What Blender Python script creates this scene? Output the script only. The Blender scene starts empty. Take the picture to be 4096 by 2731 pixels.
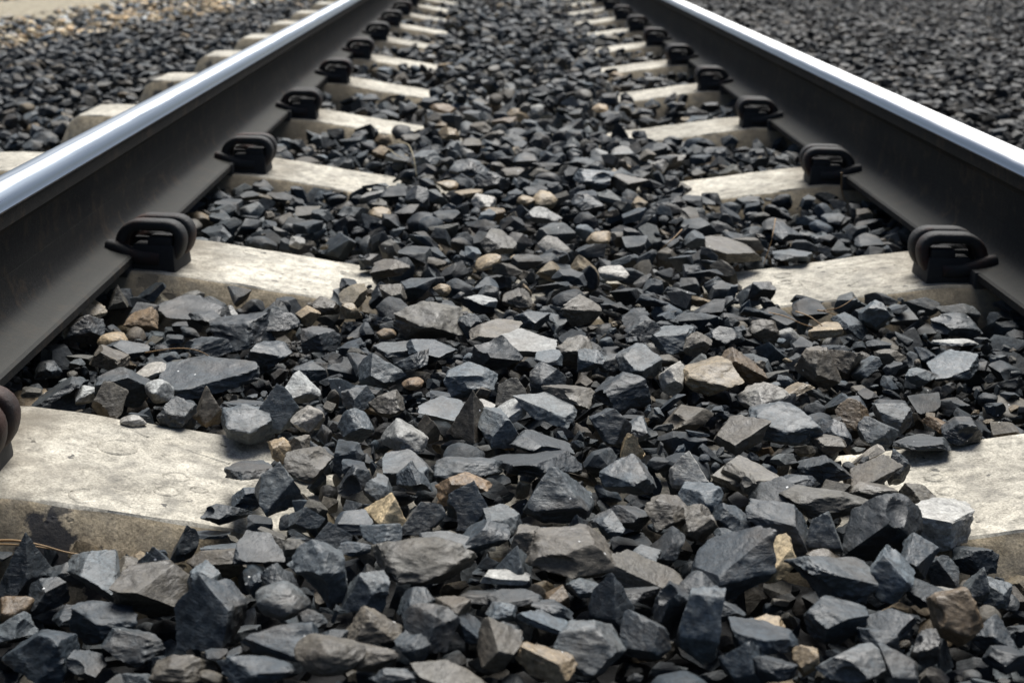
import bpy, bmesh, math, random, time
import numpy as np
from mathutils import Vector, Matrix, Euler, noise as mnoise
T0 = time.time()
sc = bpy.context.scene
C = sc.collection
R = math.radians

# ------------------------------------------------------------------ camera
CAM_X, CAM_Z, PITCH, YAW, ROLL, FPX = -0.0768, 0.4101, 0.2871, 0.0162, 0.0213, 5718.5
PW, PH = 4096.0, 2731.0
cam = bpy.data.cameras.new('camera')
cam_o = bpy.data.objects.new('camera', cam); C.objects.link(cam_o)
cam.sensor_width = 36.0
cam.lens = FPX * 36.0 / PW
cam.clip_start = 0.02; cam.clip_end = 500.0
cam.dof.use_dof = True
cam.dof.focus_distance = 1.2
cam.dof.aperture_fstop = 11.0
cam.dof.aperture_blades = 6
cam_o.matrix_world = (Matrix.Translation((CAM_X, 0, CAM_Z)) @ Matrix.Rotation(-YAW, 4, 'Z')
                      @ Matrix.Rotation(math.pi/2 - PITCH, 4, 'X') @ Matrix.Rotation(ROLL, 4, 'Z'))
sc.camera = cam_o

# ------------------------------------------------------------------ sky, sun, exposure
SUN_EL, SUN_AZ = 58.0, 12.0          # azimuth measured from +Y (the way the track runs)
w = bpy.data.worlds.new('World'); sc.world = w; w.use_nodes = True
nt = w.node_tree; nt.nodes.clear()
sky = nt.nodes.new('ShaderNodeTexSky'); sky.sky_type = 'NISHITA'; sky.sun_disc = False
sky.sun_elevation = R(SUN_EL); sky.sun_rotation = R(SUN_AZ)
sky.air_density = 1.0; sky.dust_density = 3.0; sky.ozone_density = 1.0
bg = nt.nodes.new('ShaderNodeBackground'); bg.inputs['Strength'].default_value = 0.05
wo = nt.nodes.new('ShaderNodeOutputWorld')
nt.links.new(sky.outputs[0], bg.inputs[0]); nt.links.new(bg.outputs[0], wo.inputs[0])
sun = bpy.data.lights.new('sun', 'SUN'); sun.energy = 3.4; sun.angle = R(38); sun.color = (1.0, 0.985, 0.95)
sun_o = bpy.data.objects.new('sun', sun); C.objects.link(sun_o)
sdir = Vector((math.cos(R(SUN_EL))*math.sin(R(SUN_AZ)), math.cos(R(SUN_EL))*math.cos(R(SUN_AZ)), math.sin(R(SUN_EL))))
sun_o.rotation_euler = sdir.to_track_quat('Z', 'Y').to_euler()
sun_o.location = sdir * 30
sc.view_settings.view_transform = 'Standard'; sc.view_settings.look = 'None'
sc.view_settings.exposure = 0.85; sc.view_settings.gamma = 1.0
sc.view_settings.use_curve_mapping = False
sc.cycles.max_bounces = 5; sc.cycles.diffuse_bounces = 2; sc.cycles.glossy_bounces = 2
sc.cycles.use_denoising = True

# ------------------------------------------------------------------ projection helpers (photo pixel <-> place)
def unproj(u, v, z):
    x, y = u - PW/2, v - PH/2
    c, s = math.cos(ROLL), math.sin(ROLL); x, y = c*x + s*y, -s*x + c*y
    dx, dy, dz = x/FPX, 1.0, -y/FPX
    c, s = math.cos(PITCH), math.sin(PITCH); Y = dy*c + dz*s; Z = -dy*s + dz*c
    c, s = math.cos(YAW), math.sin(YAW); X, Y = c*dx + s*Y, -s*dx + c*Y
    t = (z - CAM_Z)/Z
    return CAM_X + X*t, Y*t
def depth(x, y, z):
    X = x - CAM_X; c, s = math.cos(YAW), math.sin(YAW); Y = s*X + c*y
    return Y*math.cos(PITCH) - (z - CAM_Z)*math.sin(PITCH)
def project(P):
    P = np.atleast_2d(np.asarray(P, float)) - np.array([CAM_X, 0, CAM_Z])
    c, s = math.cos(YAW), math.sin(YAW); X = c*P[:,0] - s*P[:,1]; Y = s*P[:,0] + c*P[:,1]; Z = P[:,2]
    c, s = math.cos(PITCH), math.sin(PITCH); fw = Y*c - Z*s; up = Y*s + Z*c
    fw = np.where(fw < 0.05, 0.05, fw)
    x = FPX*X/fw; y = -FPX*up/fw; c, s = math.cos(ROLL), math.sin(ROLL)
    return np.stack([PW/2 + c*x - s*y, PH/2 + s*x + c*y], 1)

# ------------------------------------------------------------------ mesh helpers
def mesh_obj(name, verts, faces, mat, parent=None, smooth=False, sharp=None, mats=None, fmat=None):
    me = bpy.data.meshes.new(name); me.from_pydata([tuple(v) for v in verts], [], faces)
    for m in (mats or [mat]): me.materials.append(m)
    if fmat is not None: me.polygons.foreach_set('material_index', fmat)
    if smooth: me.polygons.foreach_set('use_smooth', [True]*len(me.polygons))
    if smooth and sharp: me.set_sharp_from_angle(angle=R(sharp))
    me.update()
    o = bpy.data.objects.new(name, me); C.objects.link(o)
    if parent is not None: o.parent = parent
    return o
def empty(name, loc):
    o = bpy.data.objects.new(name, None); C.objects.link(o); o.location = loc; o.empty_display_size = .02
    return o
def tag(o, label=None, cat=None, group=None, kind=None):
    if label: o['label'] = label
    if cat: o['category'] = cat
    if group: o['group'] = group
    if kind: o['kind'] = kind
    return o
def tube(path, rad, seg=10, closed=False, flat=1.0, up=Vector((0, 1, 0)), sq=1.0):
    """sweep of a (slightly flattened) round bar along a path"""
    P = [Vector(p) for p in path]; n = len(P); vs = []; fs = []
    rads = rad if isinstance(rad, (list, tuple)) else [rad]*n
    for i in range(n):
        a = P[(i-1) % n] if closed else P[max(i-1, 0)]; b = P[(i+1) % n] if closed else P[min(i+1, n-1)]
        t = (b - a).normalized(); u = up - t*up.dot(t)
        if u.length < 1e-4: u = Vector((0, 0, 1)) - t*t.z
        u.normalize(); v = t.cross(u)
        for k in range(seg):
            an = 2*math.pi*k/seg
            ca, sa = math.cos(an), math.sin(an); ca = math.copysign(abs(ca)**sq, ca); sa = math.copysign(abs(sa)**sq, sa)
            vs.append(P[i] + u*ca*rads[i] + v*sa*rads[i]*flat)
    m = n if closed else n-1
    for i in range(m):
        for k in range(seg):
            a = i*seg + k; b = i*seg + (k+1) % seg; c = ((i+1) % n)*seg + (k+1) % seg; d = ((i+1) % n)*seg + k
            fs.append((a, b, c, d))
    if not closed:
        fs.append(tuple(range(seg))[::-1]); fs.append(tuple((n-1)*seg + k for k in range(seg)))
    return vs, fs
def merge(*parts):
    vs = []; fs = []
    for v, f in parts:
        o = len(vs); vs += list(v); fs += [tuple(i + o for i in q) for q in f]
    return vs, fs
def bevel_box(cx, cy, cz, sx, sy, sz, b=.002, taper=0.0):
    bm = bmesh.new(); bmesh.ops.create_cube(bm, size=1)
    for v in bm.verts:
        k = 1 - taper*(v.co.z + .5)
        v.co = Vector((cx + v.co.x*sx*k, cy + v.co.y*sy*k, cz + v.co.z*sz))
    bmesh.ops.bevel(bm, geom=list(bm.edges), offset=b, segments=2, profile=.6, affect='EDGES')
    bm.verts.index_update(); out = [v.co.copy() for v in bm.verts], [tuple(v.index for v in f.verts) for f in bm.faces]
    bm.free(); return out

# ------------------------------------------------------------------ materials
def new_mat(name):
    m = bpy.data.materials.new(name); m.use_nodes = True
    t = m.node_tree; t.nodes.clear()
    out = t.nodes.new('ShaderNodeOutputMaterial'); b = t.nodes.new('ShaderNodeBsdfPrincipled')
    t.links.new(b.outputs[0], out.inputs[0])
    return m, t, b
def N(t, typ, **kw):
    n = t.nodes.new(typ)
    for k, v in kw.items():
        if k in n.inputs: n.inputs[k].default_value = v
        else: setattr(n, k, v)
    return n
def noise(t, vec, scale, detail=4, rough=.55, dist=0.0):
    n = N(t, 'ShaderNodeTexNoise'); n.inputs['Scale'].default_value = scale; n.inputs['Detail'].default_value = detail
    n.inputs['Roughness'].default_value = rough; n.inputs['Distortion'].default_value = dist
    t.links.new(vec, n.inputs['Vector']); return n.outputs[0]
def ramp(t, fac, stops):
    n = N(t, 'ShaderNodeValToRGB'); cr = n.color_ramp
    while len(cr.elements) < len(stops): cr.elements.new(.5)
    for e, (p, c) in zip(cr.elements, stops):
        e.position = p; e.color = (c, c, c, 1) if not isinstance(c, tuple) else (*c, 1)
    t.links.new(fac, n.inputs[0]); return n.outputs[0]
def mixc(t, fac, a, b, mode='MIX'):
    n = N(t, 'ShaderNodeMix', data_type='RGBA', blend_type=mode)
    for sock, v in ((n.inputs['Factor'], fac), (n.inputs[6], a), (n.inputs[7], b)):
        if hasattr(v, 'default_value'): t.links.new(v, sock)
        else: sock.default_value = v if not isinstance(v, tuple) else (*v, 1)
    return n.outputs[2]
def math_n(t, op, a, b=None):
    n = N(t, 'ShaderNodeMath', operation=op)
    for i, v in enumerate((a, b)):
        if v is None: continue
        if hasattr(v, 'default_value'): t.links.new(v, n.inputs[i])
        else: n.inputs[i].default_value = v
    return n.outputs[0]
def bump(t, b, h, strength, dist, prev=None):
    n = N(t, 'ShaderNodeBump'); n.inputs['Strength'].default_value = strength; n.inputs['Distance'].default_value = dist
    t.links.new(h, n.inputs['Height'])
    if prev is not None: t.links.new(prev, n.inputs['Normal'])
    t.links.new(n.outputs[0], b.inputs['Normal']); return n.outputs[0]

def stone_material(name, instanced):
    m, t, b = new_mat(name)
    tc = N(t, 'ShaderNodeTexCoord')
    if instanced:
        at = N(t, 'ShaderNodeAttribute', attribute_type='INSTANCER', attribute_name='tint'); tint = at.outputs['Color']
        geo = N(t, 'ShaderNodeNewGeometry'); vec = geo.outputs['Position']; rnd = None
    else:
        oi = N(t, 'ShaderNodeObjectInfo'); tint = oi.outputs['Color']
        geo = N(t, 'ShaderNodeNewGeometry'); vec = geo.outputs['Position']
    # a stretched copy of the coordinates for the slaty cleavage
    mp = N(t, 'ShaderNodeMapping'); mp.inputs['Rotation'].default_value = (.5, .35, .8); mp.inputs['Scale'].default_value = (1, 1, 4.5)
    t.links.new(tc.outputs['Object'], mp.inputs['Vector'])
    n1 = noise(t, vec, 38, 5, .6)
    n2 = noise(t, mp.outputs[0], 1.6 if instanced else 60, 6, .65, .6)
    n3 = noise(t, vec, 420, 4, .7)
    n4 = noise(t, vec, 17, 3, .5); n5 = noise(t, vec, 150, 4, .65)
    col = mixc(t, 1.0, tint, ramp(t, n1, [(.25, .62), (.5, 1.0), (.75, 1.5)]), 'MULTIPLY')
    col = mixc(t, 1.0, col, ramp(t, n3, [(.32, .55), (.68, 1.5)]), 'MULTIPLY')
    col = mixc(t, 1.0, col, ramp(t, n5, [(.30, .65), (.70, 1.4)]), 'MULTIPLY')
    # iron-brown weathering skin in patches
    col = mixc(t, math_n(t, 'MULTIPLY', ramp(t, n4, [(.52, 0.0), (.68, 1.0)]), .55), col, mixc(t, .5, col, (.10, .070, .040)))
    # pale dusty scuffs
    col = mixc(t, math_n(t, 'MULTIPLY', ramp(t, n2, [(.56, 0.0), (.76, 1.0)]), .50), col, mixc(t, 1.0, mixc(t, 1.0, tint, (2.3, 2.3, 2.3), 'MULTIPLY'), (.030, .033, .034), 'ADD'))
    # worn pale arrises
    pt = ramp(t, geo.outputs['Pointiness'], [(.53, 0.0), (.60, 1.0)])
    col = mixc(t, math_n(t, 'MULTIPLY', pt, math_n(t, 'MULTIPLY', n1, .75)), col, mixc(t, 1.0, mixc(t, 1.0, tint, (2.2, 2.2, 2.2), 'MULTIPLY'), (.060, .062, .060), 'ADD'))
    # sparse white specks
    vo = N(t, 'ShaderNodeTexVoronoi'); vo.inputs['Scale'].default_value = 62; t.links.new(vec, vo.inputs['Vector'])
    sp = N(t, 'ShaderNodeSeparateColor'); t.links.new(vo.outputs['Color'], sp.inputs[0])
    spk = math_n(t, 'MULTIPLY', math_n(t, 'LESS_THAN', vo.outputs['Distance'], .055), math_n(t, 'GREATER_THAN', sp.outputs[0], .80))
    col = mixc(t, spk, col, (.8, .8, .78))
    t.links.new(col, b.inputs['Base Color'])
    t.links.new(ramp(t, n1, [(.3, .52), (.7, .80)] if instanced else [(.3, .42), (.7, .70)]), b.inputs['Roughness'])
    b.inputs['Specular IOR Level'].default_value = .38 if instanced else .5
    bp = bump(t, b, n2, .55, .0022)
    bp = bump(t, b, n1, .5, .004, bp)
    bump(t, b, n3, .5, .0006, bp)
    return m
M_HERO = stone_material('crushed_stone', False)
M_FILL = stone_material('crushed_stone_bed', True)

def steel_dark():
    m, t, b = new_mat('weathered_rail_steel')
    tc = N(t, 'ShaderNodeTexCoord'); v = tc.outputs['Object']
    mp = N(t, 'ShaderNodeMapping'); mp.inputs['Scale'].default_value = (6, .6, 6); t.links.new(v, mp.inputs['Vector'])
    n1 = noise(t, v, 9, 6, .6); n2 = noise(t, v, 260, 4, .7); n3 = noise(t, mp.outputs[0], 5, 5, .6)
    col = mixc(t, n1, (.006, .006, .006), (.014, .014, .0135))
    col = mixc(t, ramp(t, n3, [(.45, 0.0), (.75, .8)]), col, (.020, .0195, .018))
    col = mixc(t, 1.0, col, ramp(t, n2, [(.3, .75), (.7, 1.25)]), 'MULTIPLY')
    n5 = noise(t, v, 34, 5, .7, .5); col = mixc(t, ramp(t, n5, [(.52, 0.0), (.66, .9)]), col, (.040, .029, .020))
    n6 = noise(t, v, 900, 2, .5); col = mixc(t, ramp(t, n6, [(.60, 0.0), (.72, .6)]), col, (.09, .088, .08))
    # light concrete-dust that settles on the upward faces of the foot
    g = N(t, 'ShaderNodeNewGeometry'); sx = N(t, 'ShaderNodeSeparateXYZ'); t.links.new(g.outputs['Normal'], sx.inputs[0])
    up = ramp(t, sx.outputs['Z'], [(.55, 0.0), (.95, 1.0)])
    col = mixc(t, math_n(t, 'MULTIPLY', up, math_n(t, 'ADD', .35, math_n(t, 'MULTIPLY', n3, .6))), col, (.050, .050, .045))
    t.links.new(col, b.inputs['Base Color']); b.inputs['Roughness'].default_value = .75
    b.inputs['Specular IOR Level'].default_value = .18
    bp = bump(t, b, n5, .5, .0012); bump(t, b, n2, .5, .0006, bp)
    return m
def steel_bright(name, base, rough_mid, rough_edge, bands=None):
    """polished running surface: brushed lengthwise, wheel band with glare and blue reflections painted into its colour"""
    m, t, b = new_mat(name)
    tc = N(t, 'ShaderNodeTexCoord'); v = tc.outputs['Object']
    mp = N(t, 'ShaderNodeMapping'); mp.inputs['Scale'].default_value = (1, .012, 1); t.links.new(v, mp.inputs['Vector'])
    n1 = noise(t, mp.outputs[0], 420, 5, .6); n2 = noise(t, v, 6, 4, .5)
    mp2 = N(t, 'ShaderNodeMapping'); mp2.inputs['Scale'].default_value = (1, .03, 1); t.links.new(v, mp2.inputs['Vector'])
    n3 = noise(t, mp2.outputs[0], 95, 3, .5)
    b.inputs['Metallic'].default_value = 1.0
    c0 = mixc(t, ramp(t, n3, [(.4, 0.0), (.62, 1.0)]), base, tuple(c*.8 for c in base))
    r = math_n(t, 'ADD', ramp(t, n3, [(.38, rough_mid), (.64, rough_edge)]), math_n(t, 'MULTIPLY', n1, .10))
    if bands:   # lengthwise bands of painted glare and reflected blue, x across the head
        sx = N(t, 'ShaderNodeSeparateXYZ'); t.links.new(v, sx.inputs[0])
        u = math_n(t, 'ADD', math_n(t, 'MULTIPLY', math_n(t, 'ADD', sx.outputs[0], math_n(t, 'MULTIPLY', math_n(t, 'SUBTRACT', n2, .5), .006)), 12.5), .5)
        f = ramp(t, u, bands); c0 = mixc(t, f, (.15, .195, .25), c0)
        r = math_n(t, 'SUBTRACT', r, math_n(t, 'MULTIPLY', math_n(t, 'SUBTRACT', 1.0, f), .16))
    t.links.new(c0, b.inputs['Base Color'])
    t.links.new(r, b.inputs['Roughness'])
    bump(t, b, n1, .06, .0004)
    return m
M_STEEL = steel_dark()
M_SHINE_BLUE = steel_bright('polished_head_blue_reflection', (.74, .77, .80), .36, .42, [(.19, .30), (.28, .05), (.35, .40), (.42, .60), (.46, .42), (.50, 1.0), (.63, 1.0), (.68, .15), (.90, .10)])
M_SHINE_WHITE = steel_bright('polished_head_white_glare', (.86, .86, .86), .38, .44, [(.15, .05), (.25, .10), (.31, 1.0), (.92, 1.0)])
def clip_steel(name, r0, r1):
    m, t, b = new_mat(name)
    tc = N(t, 'ShaderNodeTexCoord'); v = tc.outputs['Object']; oi = N(t, 'ShaderNodeObjectInfo')
    add = N(t, 'ShaderNodeVectorMath', operation='ADD'); t.links.new(v, add.inputs[0]); t.links.new(oi.outputs['Location'], add.inputs[1])
    n1 = noise(t, add.outputs[0], 28, 5, .6); n2 = noise(t, add.outputs[0], 300, 4, .7)
    col = mixc(t, n2, (.010, .010, .0105), (.026, .026, .026))
    col = mixc(t, ramp(t, n1, [(r0, 0.0), (r1, .85)]), col, (.040, .014, .008))
    t.links.new(col, b.inputs['Base Color']); b.inputs['Roughness'].default_value = .68; b.inputs['Specular IOR Level'].default_value = .4
    bp = bump(t, b, n1, .4, .002); bump(t, b, n2, .7, .0012, bp)
    return m
M_CLIP = clip_steel('spring_steel', .50, .66); M_CLIP_RUST = clip_steel('rusty_spring_steel', .36, .58)
def simple(name, col, rough, sc_=150, var=.3):
    m, t, b = new_mat(name); tc = N(t, 'ShaderNodeTexCoord'); n1 = noise(t, tc.outputs['Object'], sc_, 5, .65)
    t.links.new(mixc(t, 1.0, col, ramp(t, n1, [(.3, 1-var), (.7, 1+var)]), 'MULTIPLY'), b.inputs['Base Color'])
    b.inputs['Roughness'].default_value = rough; bump(t, b, n1, .4, .001); return m
M_HOUSING = simple('dark_cast_housing', (.010, .010, .011), .75)
M_RUBBER = simple('rail_pad_rubber', (.02, .02, .02), .8)
M_STRAW = simple('dry_stem', (.24, .15, .07), .7, 60)
M_STRAW_PALE = simple('dry_stem_pale', (.34, .29, .18), .7, 60)
def concrete(name, side, blob=None):
    m, t, b = new_mat(name)
    g = N(t, 'ShaderNodeNewGeometry'); v = g.outputs['Position']
    n1 = noise(t, v, 16, 6, .62); n2 = noise(t, v, 75, 5, .65); n3 = noise(t, v, 480, 4, .7); n4 = noise(t, v, 30, 4, .55, .8)
    base = mixc(t, n1, (.34, .31, .25), (.70, .66, .56)) if not side else mixc(t, n1, (.40, .32, .205), (.60, .50, .35))  # sides: clay tan, colour brightened to make up for backlighting
    col = mixc(t, 1.0, base, ramp(t, n2, [(.32, .50), (.52, 1.0), (.72, 1.30)]), 'MULTIPLY')
    col = mixc(t, 1.0, col, ramp(t, n3, [(.32, .52), (.66, 1.32)]), 'MULTIPLY')
    # grey weathering film in patches, tan clay marks
    col = mixc(t, math_n(t, 'MULTIPLY', ramp(t, n4, [(.48, 0.0), (.64, 1.0)]), .45), col, (.21, .20, .175))
    n6 = noise(t, v, 4.5, 3, .5); col = mixc(t, 1.0, col, ramp(t, n6, [(.35, .72), (.62, 1.12)]), 'MULTIPLY')
    # small dark pits and tar spots
    vo = N(t, 'ShaderNodeTexVoronoi'); vo.inputs['Scale'].default_value = 55 if not side else 34; vo.inputs['Randomness'].default_value = 1
    dv = N(t, 'ShaderNodeVectorMath', operation='ADD'); t.links.new(v, dv.inputs[0])
    nn = N(t, 'ShaderNodeTexNoise'); nn.inputs['Scale'].default_value = 120; t.links.new(v, nn.inputs['Vector'])
    sc2 = N(t, 'ShaderNodeVectorMath', operation='SCALE'); sc2.inputs['Scale'].default_value = .02; t.links.new(nn.outputs['Color'], sc2.inputs[0]); t.links.new(sc2.outputs[0], dv.inputs[1])
    t.links.new(dv.outputs[0], vo.inputs['Vector'])
    sp = N(t, 'ShaderNodeSeparateColor'); t.links.new(vo.outputs['Color'], sp.inputs[0])
    pit = math_n(t, 'MULTIPLY', ramp(t, vo.outputs['Distance'], [(.16 if not side else .36, 1.0), (.24 if not side else .46, 0.0)]), math_n(t, 'GREATER_THAN', sp.outputs[0], .84 if not side else .72))
    col = mixc(t, math_n(t, 'MULTIPLY', pit, .85), col, (.05, .05, .05))
    # brown brake-dust and oil film beside the rails
    sx = N(t, 'ShaderNodeSeparateXYZ'); t.links.new(v, sx.inputs[0])
    d = math_n(t, 'ABSOLUTE', math_n(t, 'SUBTRACT', math_n(t, 'ABSOLUTE', sx.outputs['X']), .54))
    f = math_n(t, 'ADD', math_n(t, 'MULTIPLY', d, 6.5), math_n(t, 'MULTIPLY', math_n(t, 'SUBTRACT', n1, .5), .9))
    film = ramp(t, f, [(.35, .80), (1.15, 0.0)])
    col = mixc(t, film, col, (.13, .11, .08))
    if blob:
        for (bx, by, br) in blob:
            cc = N(t, 'ShaderNodeCombineXYZ'); cc.inputs[0].default_value = bx; cc.inputs[1].default_value = by
            fl = N(t, 'ShaderNodeVectorMath', operation='MULTIPLY'); fl.inputs[1].default_value = (1, 1, 0); t.links.new(v, fl.inputs[0])
            ds = N(t, 'ShaderNodeVectorMath', operation='DISTANCE'); t.links.new(fl.outputs[0], ds.inputs[0]); t.links.new(cc.outputs[0], ds.inputs[1])
            q = math_n(t, 'ADD', math_n(t, 'DIVIDE', ds.outputs['Value'], br), math_n(t, 'MULTIPLY', math_n(t, 'SUBTRACT', n2, .5), 1.4))
            col = mixc(t, ramp(t, q, [(.85, .92), (1.0, 0.0)]), col, (.030, .032, .038))
    t.links.new(col, b.inputs['Base Color']); b.inputs['Roughness'].default_value = .86; b.inputs['Specular IOR Level'].default_value = .3
    bp = bump(t, b, n2, .45, .0022); bp = bump(t, b, n3, .5, .0007, bp)
    inv = math_n(t, 'SUBTRACT', 1.0, pit); bump(t, b, inv, .5, .0015, bp)
    return m
M_CONC = concrete('weathered_concrete', False)
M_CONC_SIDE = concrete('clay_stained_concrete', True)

def ground_mat(name, cols, sc_):
    m, t, b = new_mat(name); g = N(t, 'ShaderNodeNewGeometry'); v = g.outputs['Position']
    vo = N(t, 'ShaderNodeTexVoronoi'); vo.inputs['Scale'].default_value = sc_; t.links.new(v, vo.inputs['Vector'])
    n1 = noise(t, v, sc_*.15, 5, .6); n2 = noise(t, v, sc_*3, 4, .6)
    sp = N(t, 'ShaderNodeSeparateColor'); t.links.new(vo.outputs['Color'], sp.inputs[0])
    col = mixc(t, sp.outputs[0], cols[0], cols[1]); col = mixc(t, 1.0, col, ramp(t, n1, [(.3, .6), (.7, 1.35)]), 'MULTIPLY')
    col = mixc(t, 1.0, col, ramp(t, n2, [(.3, .8), (.7, 1.2)]), 'MULTIPLY')
    t.links.new(col, b.inputs['Base Color']); b.inputs['Roughness'].default_value = .9
    bp = bump(t, b, vo.outputs['Distance'], .8, .01); bump(t, b, n2, .5, .003, bp)
    return m
M_GROUND = ground_mat('dark_ballast_dust', ((.012, .012, .013), (.05, .05, .05)), 42)
M_PATH = ground_mat('sandy_path', ((.24, .205, .14), (.40, .355, .26)), 110)

# ------------------------------------------------------------------ the lie of the ballast
SP, Y0 = 0.6722, 1.078                       # sleeper spacing and the first sleeper in view
GA = 1.067; HEADW = .050; FOOTW = .108; RAILH = .1472; PAD = .005
RX = GA/2 + HEADW/2                         # rail centre line
def prof(ax, xs, zs): return np.interp(ax, xs, zs)
def surf(x, y):
    """mean level of the stone surface"""
    x = np.asarray(x, float); ax = np.abs(x)
    s = prof(ax, [0, .12, .21, .25, .29, .34, .44, .62, .9, 1.05, 1.5, 2.2, 3.0], [.008, .008, .002, -.010, -.017, -.018, -.018, -.026, -.050, -.058, -.085, -.125, -.135])
    s = s - .026*np.clip((1.03 - np.asarray(y))/.06, 0, 1)*np.clip((ax - .20)/.10, 0, 1)   # hollow before the first sleeper
    return s + .006*np.sin(x*9 + 1.3)*np.sin(np.asarray(y)*6.1 + x*3)
SLX = [0, .12, .24, .33, .42, .47, .53, .66, .80, .90, .940, .952, .966, .980, 1.0]
SLZ = [-.048, -.046, -.034, -.021, -.007, -.001, 0, 0, 0, 0, 0, -.004, -.018, -.050, -.11]
def sleeper_top(x): return np.interp(np.abs(x), SLX, SLZ)
HWT, HWB = .095, .160                       # half widths, top and base

# ground: one sheet to the horizon, dished to lie under the stones
def build_ground():
    xs = np.concatenate([[-300, -80, -20, -8, -5], np.linspace(-4, 6, 67), [8, 12, 40, 120, 300]])
    ys = np.concatenate([[-200, -40, -8, -2], np.linspace(-.5, 14, 59), [17, 25, 60, 150, 400]])
    X, Y = np.meshgrid(xs, ys); Z = surf(X, Y) - .060
    Z = np.where(np.abs(X) > 3, -.19, Z)
    vs = np.stack([X.ravel(), Y.ravel(), Z.ravel()], 1); nx = len(xs)
    fs = [(j*nx+i, j*nx+i+1, (j+1)*nx+i+1, (j+1)*nx+i) for j in range(len(ys)-1) for i in range(nx-1)]
    tag(mesh_obj('ground', vs, fs, M_GROUND, smooth=True), kind='structure')
build_ground()
# pale sandy path beyond the ballast shoulder
def build_path():
    rnd = random.Random(5); vs = []; fs = []; ys = np.linspace(5.0, 14, 46); K = 8
    for y in ys:
        xi = -2.60 + (y - 6.9)*.13 + .05*math.sin(y*5) + rnd.uniform(-.03, .03); xo = xi - .75 + .08*math.sin(y*3.1 + 1)
        for k in range(K):
            f = k/(K-1); x = xi + (xo - xi)*f
            z = -.128 + .012*math.sin(f*math.pi) + rnd.uniform(-.004, .004) - (.03 if k in (0, K-1) else 0)
            vs.append((x, y, z))
    for j in range(len(ys)-1):
        for k in range(K-1): fs.append((j*K+k, (j+1)*K+k, (j+1)*K+k+1, j*K+k+1))
    tag(mesh_obj('path', vs, fs, M_PATH, smooth=True), kind='structure')
build_path()

# ------------------------------------------------------------------ rails
def rail(sgn, shine, label):
    """profile drawn for the side facing the middle of the track = +u, then mirrored"""
    root = empty('rail', (sgn*RX, 0, 0))
    z0 = PAD; H = RAILH; hw = HEADW/2
    def head():
        p = []
        p += [(-.0085, H-.040), (-hw+.004, H-.0335), (-hw, H-.030)]
        p += [(-hw, H-.013)]
        for a in np.linspace(180, 100, 7)[1:]: p.append((-hw+.0115 + .0115*math.cos(R(a)), H-.0128 + .0115*math.sin(R(a))))
        for u in np.linspace(-.0105, .006, 8): p.append((u, H - .0009*(u/.016)**2 - .0002))
        for a in np.linspace(84, 18, 9): p.append((hw-.016 + .0155*math.cos(R(a)), H-.0165 + .0155*math.sin(R(a))))
        k_shine = len(p)-1
        p += [(hw+.0006, H-.0135), (hw+.0011, H-.0148), (hw+.0004, H-.0160), (hw-.0004, H-.0185), (hw-.0002, H-.030), (hw-.004, H-.0335), (.0085, H-.040)]
        return p, k_shine
    def extr(name, p, mats, fm, smooth=True):
        ys = [-1.2, 0, 1, 2, 3, 4, 5, 6, 8, 10, 13]; n = len(p); vs = []; fs = []; mi = []
        for y in ys:
            for (u, z) in p: vs.append((-sgn*u, y, z + z0))
        for j in range(len(ys)-1):
            for k in range(n):
                a = j*n+k; b = j*n+(k+1) % n; q = (a, b, b+n, a+n) if sgn > 0 else (b, a, a+n, b+n)
                fs.append(q); mi.append(fm(k))
        fs.append(tuple(range(n)) if sgn < 0 else tuple(range(n))[::-1]); mi.append(0)
        fs.append(tuple((len(ys)-1)*n + k for k in range(n))[::-1] if sgn < 0 else tuple((len(ys)-1)*n + k for k in range(n))); mi.append(0)
        return mesh_obj(name, vs, fs, None, root, smooth, 24, mats, mi)
    hp, ks = head()
    extr('head', hp, [M_STEEL, shine], lambda k: 1 if 4 <= k <= ks else 0)
    # web with fillets into head and foot
    wp = [(.0070, .052)]
    for z, u in ((.062, .0070), (.075, .0070), (.095, .0072), (H-.044, .0080), (H-.0385, .0120)): wp.append((u, z))
    left = [(-u, z) for u, z in wp][::-1]
    extr('web', wp + left, [M_STEEL], lambda k: 0)
    fw = FOOTW/2
    fp = [(fw-.0015, 0), (fw, .0018), (fw, .0095), (fw-.0030, .0118), (.040, .0138), (.029, .0165), (.021, .0194), (.0155, .0236), (.0116, .0300), (.0090, .0390), (.0078, .0500), (.0074, .0600)]
    extr('foot', fp + [(-u, z) for u, z in fp][::-1], [M_STEEL], lambda k: 0)
    tag(root, label, 'rail', 'the two rails of the track')
    return root
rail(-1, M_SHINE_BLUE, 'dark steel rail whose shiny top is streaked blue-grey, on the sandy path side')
rail(1, M_SHINE_WHITE, 'dark steel rail with a broad glaring white top, away from the sandy path')

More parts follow.
